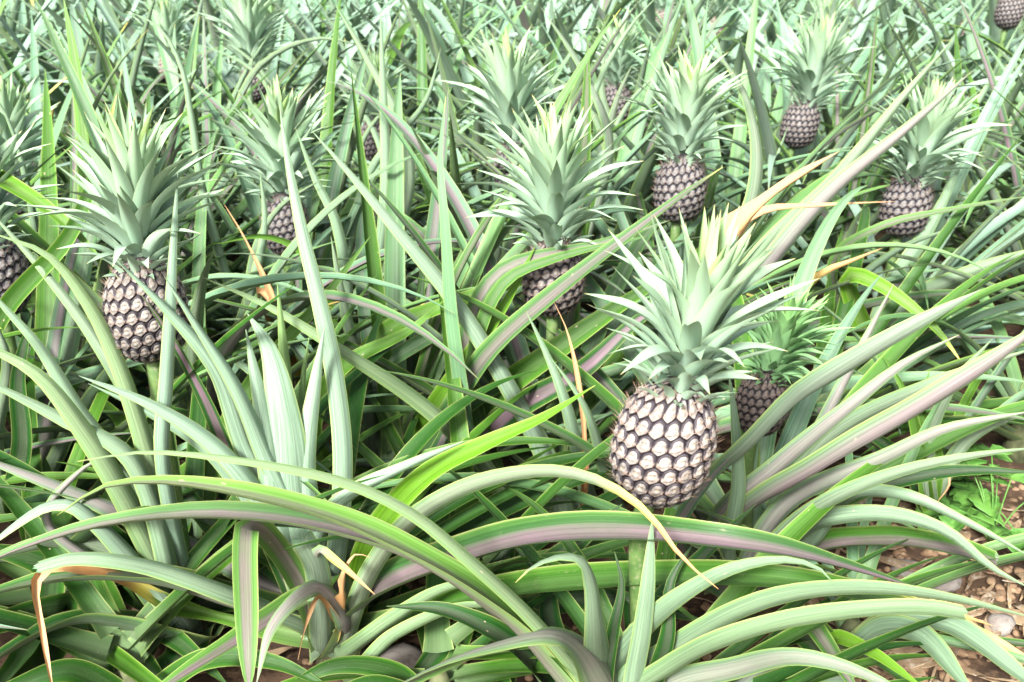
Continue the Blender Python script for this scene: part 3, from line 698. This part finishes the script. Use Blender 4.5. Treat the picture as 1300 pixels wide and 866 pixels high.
hm('eleven', [(470,360),(450,220),(480,150),(530,120)], [3.1,3.0,2.95], 15, GREY, face=150)
hm('six', [(1000,340),(1040,200),(1100,130),(1180,60)], [3.2,3.0,2.9], 16, PALE, face=150)
hm('fifteen', [(1220,180),(1262,95),(1300,20)], [4.2,4.1,4.0], 12, PALE, face=150)
hm('fifteen', [(1330,170),(1285,80),(1250,50)], [4.2,4.1,4.0], 12, GREY, face=150)
hm('six', [(940,260),(1010,205),(1090,185)], [3.3,3.1,3.0], 13, GREY, face=150)
hm('six', [(1000,300),(985,215),(1000,160)], [3.3,3.1,3.05], 13, PALE, face=150)
hm('five', [(1070,390),(1140,318),(1225,285)], [2.5,2.3,2.2], 16, PALE, face=150)
hm('eight', [(300,470),(325,350),(337,285),(330,215)], [2.35,2.2,2.15], 19, PALE, face=165, taper=4)
hm('twelve', [(820,290),(790,190),(765,120),(770,50)], [3.2,3.1,3.05], 17, GREY, face=165, taper=4)
hm('twelve', [(740,280),(770,190),(800,130),(850,80)], [3.2,3.1,3.05], 15, PALE, face=160)
hm('eleven', [(500,330),(490,210),(466,150),(430,110)], [3.1,3.0,2.95], 17, PALE, face=160)
hm('ten', [(630,400),(640,260),(665,190),(700,150)], [2.6,2.5,2.45], 17, GREY, face=160)
# --- over the gravel at the right
hm('edge', [(1180,640),(1172,590),(1150,500),(1120,450)], [1.85,1.8,1.8], 24, GREEN, face=20)
hm('edge', [(1182,640),(1180,560),(1210,490),(1260,430)], [1.85,1.8,1.75], 30, GREY, face=160)
hm('edge', [(1185,640),(1230,560),(1310,520)], [1.95,1.9,1.85], 28, GREY, face=150)
hm('edge', [(1178,640),(1160,600),(1120,560),(1060,540)], [1.88,1.86,1.85], 30, DARK, face=20)
hm('edge', [(1183,640),(1190,580),(1170,520),(1180,470)], [1.88,1.85,1.85], 26, GREEN, face=10)
hm('edge', [(1185,640),(1170,600),(1195,592),(1205,612),(1188,640)], [1.9,1.84,1.82], 10, DRY, face=30, label='curled dry leaf')
hm('corner', [(1085,830),(1120,800),(1165,805),(1235,880)], [1.55,1.45,1.36], 38, (.05,.2,.6,.02), face=160, taper=5)
hm('corner', [(1090,820),(1140,785),(1210,795),(1300,860),(1340,890)], [1.55,1.42,1.32], 36, (.05,.15,.6,.03), face=160, taper=5)
hm('corner', [(1080,840),(1030,790),(1050,820),(1095,890)], [1.5,1.4,1.35], 34, (.7,.35,.3,.02), face=10, taper=5)
hm('corner', [(1070,850),(1060,810),(1110,830),(1180,880)], [1.5,1.38,1.3], 28, (.1,.8,.2,.02), face=15, taper=3)
hm('corner', [(1060,840),(1000,800),(960,850),(940,900)], [1.5,1.42,1.36], 32, DARK, face=20)
hm('corner', [(1065,850),(980,840),(900,900)], [1.5,1.4,1.34], 36, (.4,.2,.7,.02), face=150)
hm('corner', [(1085,830),(1150,775),(1230,800),(1330,850)], [1.55,1.5,1.45], 26, (.2,.4,.4,.3), face=40)
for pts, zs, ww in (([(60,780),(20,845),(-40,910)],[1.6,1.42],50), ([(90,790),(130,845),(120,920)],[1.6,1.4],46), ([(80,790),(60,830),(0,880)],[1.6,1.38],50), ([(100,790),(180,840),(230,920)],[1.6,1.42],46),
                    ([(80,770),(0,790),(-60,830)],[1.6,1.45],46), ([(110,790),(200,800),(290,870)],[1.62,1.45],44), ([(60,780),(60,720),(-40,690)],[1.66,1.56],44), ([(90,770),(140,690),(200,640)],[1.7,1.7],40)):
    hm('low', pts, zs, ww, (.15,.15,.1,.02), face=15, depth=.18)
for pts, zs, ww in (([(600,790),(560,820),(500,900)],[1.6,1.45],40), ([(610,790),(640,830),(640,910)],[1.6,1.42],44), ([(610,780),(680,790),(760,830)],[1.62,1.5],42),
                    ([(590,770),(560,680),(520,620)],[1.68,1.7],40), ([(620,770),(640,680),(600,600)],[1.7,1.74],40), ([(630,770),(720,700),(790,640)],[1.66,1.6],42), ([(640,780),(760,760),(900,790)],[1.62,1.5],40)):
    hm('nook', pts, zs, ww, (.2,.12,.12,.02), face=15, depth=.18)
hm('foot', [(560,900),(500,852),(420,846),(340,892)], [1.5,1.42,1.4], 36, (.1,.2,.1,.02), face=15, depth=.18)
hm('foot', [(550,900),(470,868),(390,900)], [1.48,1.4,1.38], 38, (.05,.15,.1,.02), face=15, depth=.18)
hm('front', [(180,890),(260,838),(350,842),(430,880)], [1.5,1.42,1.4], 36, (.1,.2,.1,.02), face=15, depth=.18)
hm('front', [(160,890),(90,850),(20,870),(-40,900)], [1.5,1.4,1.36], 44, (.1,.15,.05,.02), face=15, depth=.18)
print('below ground:', WARN)

# ------------------------------------------------------------------ generic leaves for the rest of the field
LIB = []
def lib_leaf(elev, L, droop, w, side_bend, twist):
    n = 20
    P = np.zeros(3); C = [P]; e = elev; az = 0.0
    for i in range(n - 1):
        t = i / (n - 2)
        e2 = elev - droop * t ** 1.6
        a = side_bend * t
        P = P + np.array([math.cos(e2) * math.cos(a), math.cos(e2) * math.sin(a), math.sin(e2)]) * L / (n - 1)
        C.append(P)
    C = np.array(C); T, S, Nn = frames(C, np.array([0, -1.0, 0]))
    t = np.linspace(0, 1, n)
    S, Nn = rot_frames(T, S, Nn, twist * t)
    W = w * profile(t, 2.6); W[-1] = .0006
    LIB.append((blade('leaf', C, S, Nn, W, .30, wave=.05, t=t), C, elev))
for e, d in ((85, 8), (80, 18), (76, 40), (72, 15), (68, 60), (64, 25), (60, 75), (55, 22), (50, 60), (45, 30), (38, 55), (30, 35), (22, 40)):
    for _ in range(2):
        lib_leaf(R(e), random.uniform(.62, .82) if e < 80 else random.uniform(.5, .68), R(d * random.uniform(.8, 1.2)), random.uniform(.032, .042), random.uniform(-.35, .35), random.uniform(-.7, .7))

def blocked(pts):
    d = pts - CAM
    z = d @ FWD; z = np.maximum(z, .05)
    x = 650 + FPX * (d @ RGT) / z; y = 433 - FPX * (d @ UPV) / z
    if (z < 0.75).any() : return True
    for (px, py, rx, ry, pz) in PROTECT:
        m = ((x - px) / (rx + 9)) ** 2 + ((y - py) / (ry + 9)) ** 2 < 1
        if (m & (z < pz + 0.02)).any(): return True
    return False

def rosette(key, n, lo=24, hi=86, size=1.0, tries=5, dark=0.0, zmin=None, wide=1.0, pale=0.0):
    e, b = PLANTS[key]
    a0 = random.uniform(0, 6.28); placed = 0
    for k in range(n):
        q = k / max(1, n - 1)
        want = R(hi - (hi - lo) * q)
        cands = sorted(LIB, key=lambda l: abs(l[2] - want))[:5]
        for attempt in range(tries):
            me, C, el = random.choice(cands)
            az = a0 + k * 2.39996 + random.gauss(0, .25) + attempt * 0.9
            s = size * random.uniform(.85, 1.15)
            M = Matrix.Translation((.022 * math.cos(az), .022 * math.sin(az), .03 + .11 * (1 - q))) @ Matrix.Rotation(az, 4, 'Z') @ Matrix.Diagonal((s, s * random.uniform(.9, 1.15) * wide, s, 1))
            Mn = np.array(M)
            W = C @ Mn[:3, :3].T + Mn[:3, 3] + b
            if (W[:, 2] < -0.01).any() and W[-1, 2] < -.05: continue
            if blocked(W): continue
            if zmin is not None and (((W - CAM) @ FWD) < zmin).any(): continue
            u = random.random()
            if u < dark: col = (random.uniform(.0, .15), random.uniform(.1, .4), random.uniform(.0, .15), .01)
            elif u < .12: col = (random.uniform(.7, 1), random.uniform(.1, .4), random.uniform(.5, .9), .03)
            elif u < .24: col = (.1, random.uniform(.28, .5), random.uniform(.1, .5), .03)
            elif u < .262: col = (.3, .7, .6, random.uniform(.08, .2))
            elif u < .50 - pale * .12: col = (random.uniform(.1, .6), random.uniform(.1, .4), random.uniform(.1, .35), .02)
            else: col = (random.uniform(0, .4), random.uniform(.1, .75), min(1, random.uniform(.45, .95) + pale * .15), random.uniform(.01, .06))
            if pale > 1 and random.random() < .8: col = (col[0] * .5, col[1] * .5, random.uniform(.95, 1.38), col[3])  # brighter light of the far rows painted in as paler leaves
            o = add_leaf(key, me, col); o.matrix_local = M; placed += 1
            break
    return placed

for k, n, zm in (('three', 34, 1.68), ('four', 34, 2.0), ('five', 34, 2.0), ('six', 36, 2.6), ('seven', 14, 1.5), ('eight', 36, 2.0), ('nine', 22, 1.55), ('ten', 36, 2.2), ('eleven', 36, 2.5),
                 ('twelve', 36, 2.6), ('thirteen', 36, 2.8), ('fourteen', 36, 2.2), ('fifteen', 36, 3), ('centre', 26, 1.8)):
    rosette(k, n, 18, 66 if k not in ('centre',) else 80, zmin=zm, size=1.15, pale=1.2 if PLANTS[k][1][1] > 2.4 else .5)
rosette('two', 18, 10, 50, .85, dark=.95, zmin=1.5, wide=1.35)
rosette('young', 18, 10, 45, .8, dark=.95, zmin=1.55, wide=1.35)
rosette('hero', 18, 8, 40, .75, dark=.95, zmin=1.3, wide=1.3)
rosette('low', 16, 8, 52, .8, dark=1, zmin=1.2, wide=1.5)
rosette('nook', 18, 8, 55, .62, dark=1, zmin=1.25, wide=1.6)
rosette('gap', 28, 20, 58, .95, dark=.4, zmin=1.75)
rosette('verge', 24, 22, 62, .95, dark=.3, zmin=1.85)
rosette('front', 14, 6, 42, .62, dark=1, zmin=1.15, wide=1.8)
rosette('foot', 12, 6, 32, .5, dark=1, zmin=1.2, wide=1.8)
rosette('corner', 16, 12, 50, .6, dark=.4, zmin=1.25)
rosette('edge', 6, 30, 70, .6, zmin=1.7)

# rows of fruitless plants filling the field
taken = [b for e, b in PLANTS.values()]
spots = []
y = 2.0
while y < 13:
    half = y * 0.56 + .55
    x = -half + random.uniform(0, .3)
    while x < half:
        p = np.array([x + random.uniform(-.09, .09), y + random.uniform(-.11, .11), 0])
        gap = .30 if y < 4 else .36
        bare = p[0] > .72 and p[1] < 1.75
        if not bare and all(np.hypot(*(p - t)[:2]) > gap for t in taken):
            spots.append(p); taken.append(p)
        x += .40 + .012 * y
    y += .36 + .045 * y
FAR_LABELS = ('fruitless pineapple plant among the dense grey-green rows behind the fruiting plants', 'pineapple plant in the blurred pale rows along the upper edge')
for yy in (1.05, 1.45, 1.85):
    for xx in (-2.3, -1.85, -1.42, -1.02 if yy > 1.2 else -1.2):
        p = np.array([xx + random.uniform(-.06, .06), yy + random.uniform(-.08, .08), 0])
        if all(np.hypot(*(p - t)[:2]) > .27 for t in taken): spots.append(p); taken.append(p)
print('filler plants', len(spots))
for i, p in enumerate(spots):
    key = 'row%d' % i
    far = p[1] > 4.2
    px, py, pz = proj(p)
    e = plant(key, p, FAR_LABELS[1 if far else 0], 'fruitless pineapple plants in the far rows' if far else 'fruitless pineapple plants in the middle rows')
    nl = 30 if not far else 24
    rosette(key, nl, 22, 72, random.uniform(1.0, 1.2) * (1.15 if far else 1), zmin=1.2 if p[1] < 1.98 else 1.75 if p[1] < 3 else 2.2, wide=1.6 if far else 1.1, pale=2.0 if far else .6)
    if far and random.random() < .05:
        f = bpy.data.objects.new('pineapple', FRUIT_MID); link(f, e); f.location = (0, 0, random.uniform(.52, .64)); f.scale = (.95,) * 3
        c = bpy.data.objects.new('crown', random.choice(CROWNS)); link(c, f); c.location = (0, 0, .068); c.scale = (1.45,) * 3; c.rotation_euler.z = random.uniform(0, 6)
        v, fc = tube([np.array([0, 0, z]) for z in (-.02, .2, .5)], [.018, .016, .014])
        s = bpy.data.objects.new('stalk', mesh('stalk', v, fc, [M_STALK])); link(s, e)

# short stems that the leaves sit on
v, fc = tube([np.array([0, 0, z]) for z in (-.03, .01, .05, .09)], [.030, .030, .026, .010], 12)
STEM = mesh('stem', v, fc, [M_STEM])
for e, b in PLANTS.values():
    link(bpy.data.objects.new('stem', STEM), e)

# ------------------------------------------------------------------ ground
def gh(x, y):
    return 0.012 * np.sin(x * 5.1 + y * 2.3) + .009 * np.sin(x * 11 - y * 8.3 + 1) - 0.012
xs = np.r_[-400, -60, -12, np.linspace(-6, 6, 160), 12, 60, 400]; ys = np.r_[-60, -8, np.linspace(-1, 9, 150), 14, 40, 120, 400]
V, Fc = [], []
for yy in ys:
    for xx in xs:
        near = abs(xx) <= 6 and -1 <= yy <= 9
        V.append((xx, yy, (gh(xx, yy) + random.uniform(-.006, .006)) if near else -0.012))
nx = len(xs)
for j in range(len(ys) - 1):
    for i in range(nx - 1):
        a = j * nx + i; Fc.append((a, a + 1, a + nx + 1, a + nx))
g = link(bpy.data.objects.new('ground', mesh('ground', V, Fc, [M_SOIL]))); tag(g, 'reddish brown soil under the pineapple plants', 'ground', kind='structure')

def pebble(c, r, seed):
    q = np.random.default_rng(seed); import bmesh
    bm = bmesh.new(); bmesh.ops.create_icosphere(bm, subdivisions=2, radius=1)
    s = q.uniform(.7, 1.25, 3); s[2] *= .62; a = q.uniform(0, 6.28); k = q.normal(0, 1, (3, 3))
    vs = []
    for x in bm.verts:
        p = np.array(x.co); p = p * (1 + .13 * np.sin(p @ k[0] * 2 + 1) + .08 * np.sin(p @ k[1] * 4)) * s * r
        vs.append((p[0] * math.cos(a) - p[1] * math.sin(a) + c[0], p[0] * math.sin(a) + p[1] * math.cos(a) + c[1], p[2] + c[2]))
    fs = [tuple(v.index for v in f.verts) for f in bm.faces]; bm.free()
    return vs, fs
# gravel strewn over the bare strip
V, Fc = [], []
for k in range(1500):
    c = ground_at(random.uniform(1000, 1420), random.uniform(600, 960)) if k < 1250 else ground_at(random.uniform(380, 900), random.uniform(650, 930))
    c[2] = gh(c[0], c[1]) + .004
    vs, fs = pebble(c, min(.013, abs(random.gauss(.004, .004)) + .002), k)
    o = len(V); V += vs; Fc += [tuple(i + o for i in f) for f in fs]
g = link(bpy.data.objects.new('gravel', mesh('gravel', V, Fc, [M_GRAV]))); tag(g, 'tan gravel and clods strewn over the bare soil', 'gravel', kind='stuff')
STONES = [(508, 852, .036, 'round pale stone with hairline cracks beneath the young plant', 1), (470, 846, .028, 'smaller grey stone left of the cracked pale one', 2), (1195, 742, .03, 'whitish stone on the gravel under the drooping blades', 3), (1150, 730, .024, 'flat grey stone beside the whitish stone', 4), (1268, 800, .026, 'tan stone at the border of the gravel strip', 5)]
for px, py, r, lab, sd in STONES:
    c = ground_at(px, py)
    vs, fs = pebble((0, 0, r * .4), r, sd * 7)
    o = link(bpy.data.objects.new('stone', mesh('stone', vs, fs, [M_STONE]))); o.location = c; tag(o, lab, 'stone', 'stones lying on the soil')
# litter of dead leaf scraps
V, Fc = [], []
for k in range(380):
    c = ground_at(random.uniform(1000, 1400), random.uniform(640, 950)) if k < 300 else ground_at(random.uniform(150, 900), random.uniform(640, 940))
    c[2] = gh(c[0], c[1]) + .012
    a = random.uniform(0, 6.28); L = random.uniform(.03, .11); w = random.choice((random.uniform(.004, .009), random.uniform(.01, .028))); cu = random.uniform(-.4, .8)
    d = np.array([math.cos(a), math.sin(a), 0]); s = np.array([-math.sin(a), math.cos(a), 0]); o = len(V)
    for i in range(6):
        t = i / 5; ww = w * math.sin(math.pi * (.08 + .86 * t))
        for q in (-.5, 0, .5):
            V.append(c + d * L * (t - .5) + s * ww * q + np.array([0, 0, .4 * ww * abs(q) * 2 + cu * L * (t - .5) ** 2 + random.uniform(0, .004)]))
    for i in range(5):
        for q in range(2):
            x = o + i * 3 + q; Fc.append((x, x + 1, x + 4, x + 3))
me = mesh('leaf_litter', V, Fc, [M_LITTER])
g = link(bpy.data.objects.new('leaf_litter', me)); tag(g, 'scraps of dry brown leaf scattered on the soil', 'leaf litter', kind='stuff')
sm = g.modifiers.new('thickness', 'SOLIDIFY'); sm.thickness = .0015

# ------------------------------------------------------------------ the weeds at the right
def weed(px, py, n, label, hgt=.16, spread=.12):
    b = ground_at(px, py)
    e = bpy.data.objects.new('weed', None); e.location = b; link(e); tag(e, label, 'weed', 'green weeds by the gravel')
    for k in range(n):
        a = random.uniform(0, 6.28); el = random.uniform(.4, 1.3); L = hgt * random.uniform(.6, 1.2)
        tip = np.array([math.cos(a) * math.cos(el) * L, math.sin(a) * math.cos(el) * L, math.sin(el) * L])
        pth = catmull([np.zeros(3), tip * .5 + [0, 0, .02], tip], 7)
        v, f = tube(pth, np.linspace(.0022, .0012, 7), 6)
        st = link(bpy.data.objects.new('stem', mesh('stem', v, f, [M_WEED])), e)
        for j in range(3):                                   # three lobed leaflets per stalk
            la = a + (j - 1) * 1.15; ll = random.uniform(.040, .064) * (1.15 if j == 1 else .9)
            d = unit(np.array([math.cos(la), math.sin(la), random.uniform(-.25, .15)])); s = unit(np.cross([0, 0, 1], d)); nn = np.cross(d, s)
            V, Fc = [], []; m = 11
            for i in range(m):
                t = i / (m - 1); w = ll * .88 * math.sin(math.pi * min(1, t * .93 + .05)) ** .8 * (1 + .10 * math.sin(t * 19)) + .0004
                for q in (-.5, 0, .5):
                    V.append(tip + d * ll * t + s * w * q + nn * (.22 * w * abs(q) - .25 * ll * t * t))
            k0 = len(V)
            V += [p - nn * .0007 for p in V]
            for i in range(m - 1):
                for q in range(2):
                    x = i * 3 + q; Fc.append((x, x + 1, x + 4, x + 3)); Fc.append((x + k0, x + 3 + k0, x + 4 + k0, x + 1 + k0))
            for i in range(m - 1):
                for q in (0, 2):
                    x = i * 3 + q; Fc.append((x, x + 3, x + 3 + k0, x + k0))
            link(bpy.data.objects.new('leaflet', mesh('leaflet', V, Fc, [M_WEED])), st)
weed(1258, 690, 10, 'bright green weed with lobed leaves growing from the bare soil')
weed(1306, 705, 8, 'low green weed at the border beside the lobed-leaf weed')
weed(1222, 655, 6, 'small weed half under the blades left of the lobed-leaf weed', .12)

# ------------------------------------------------------------------ light
w = bpy.data.worlds.new('World'); sc.world = w; w.use_nodes = True
nt = w.node_tree; bg = nt.nodes['Background']
sky = nt.nodes.new('ShaderNodeTexSky'); sky.sky_type = 'NISHITA'; sky.sun_disc = False
SUN_EL, SUN_AZ = 38.0, 203.0          # azimuth clockwise from +Y (behind the viewer, a little left)
sky.sun_elevation = R(SUN_EL); sky.sun_rotation = R(SUN_AZ); sky.dust_density = 4.0; sky.air_density = 1.0
hs = nt.nodes.new('ShaderNodeHueSaturation'); hs.inputs['Saturation'].default_value = 0.35
nt.links.new(sky.outputs[0], hs.inputs['Color']); nt.links.new(hs.outputs[0], bg.inputs['Color'])
bg.inputs['Strength'].default_value = 0.08
sl = bpy.data.lights.new('sun', 'SUN'); sl.energy = 3.0; sl.angle = R(12); sl.color = (1, .985, .955)
so = link(bpy.data.objects.new('sun', sl))
d = Vector((math.sin(R(SUN_AZ)) * math.cos(R(SUN_EL)), math.cos(R(SUN_AZ)) * math.cos(R(SUN_EL)), math.sin(R(SUN_EL))))
so.rotation_euler = d.to_track_quat('Z', 'Y').to_euler()
so.location = (0, 0, 6)

sc.view_settings.view_transform = 'Standard'; sc.view_settings.look = 'None'; sc.view_settings.gamma = 1
sc.view_settings.exposure = 1.95
sc.render.engine = 'CYCLES'
sc.cycles.max_bounces = 6; sc.cycles.diffuse_bounces = 2; sc.cycles.use_denoising = True
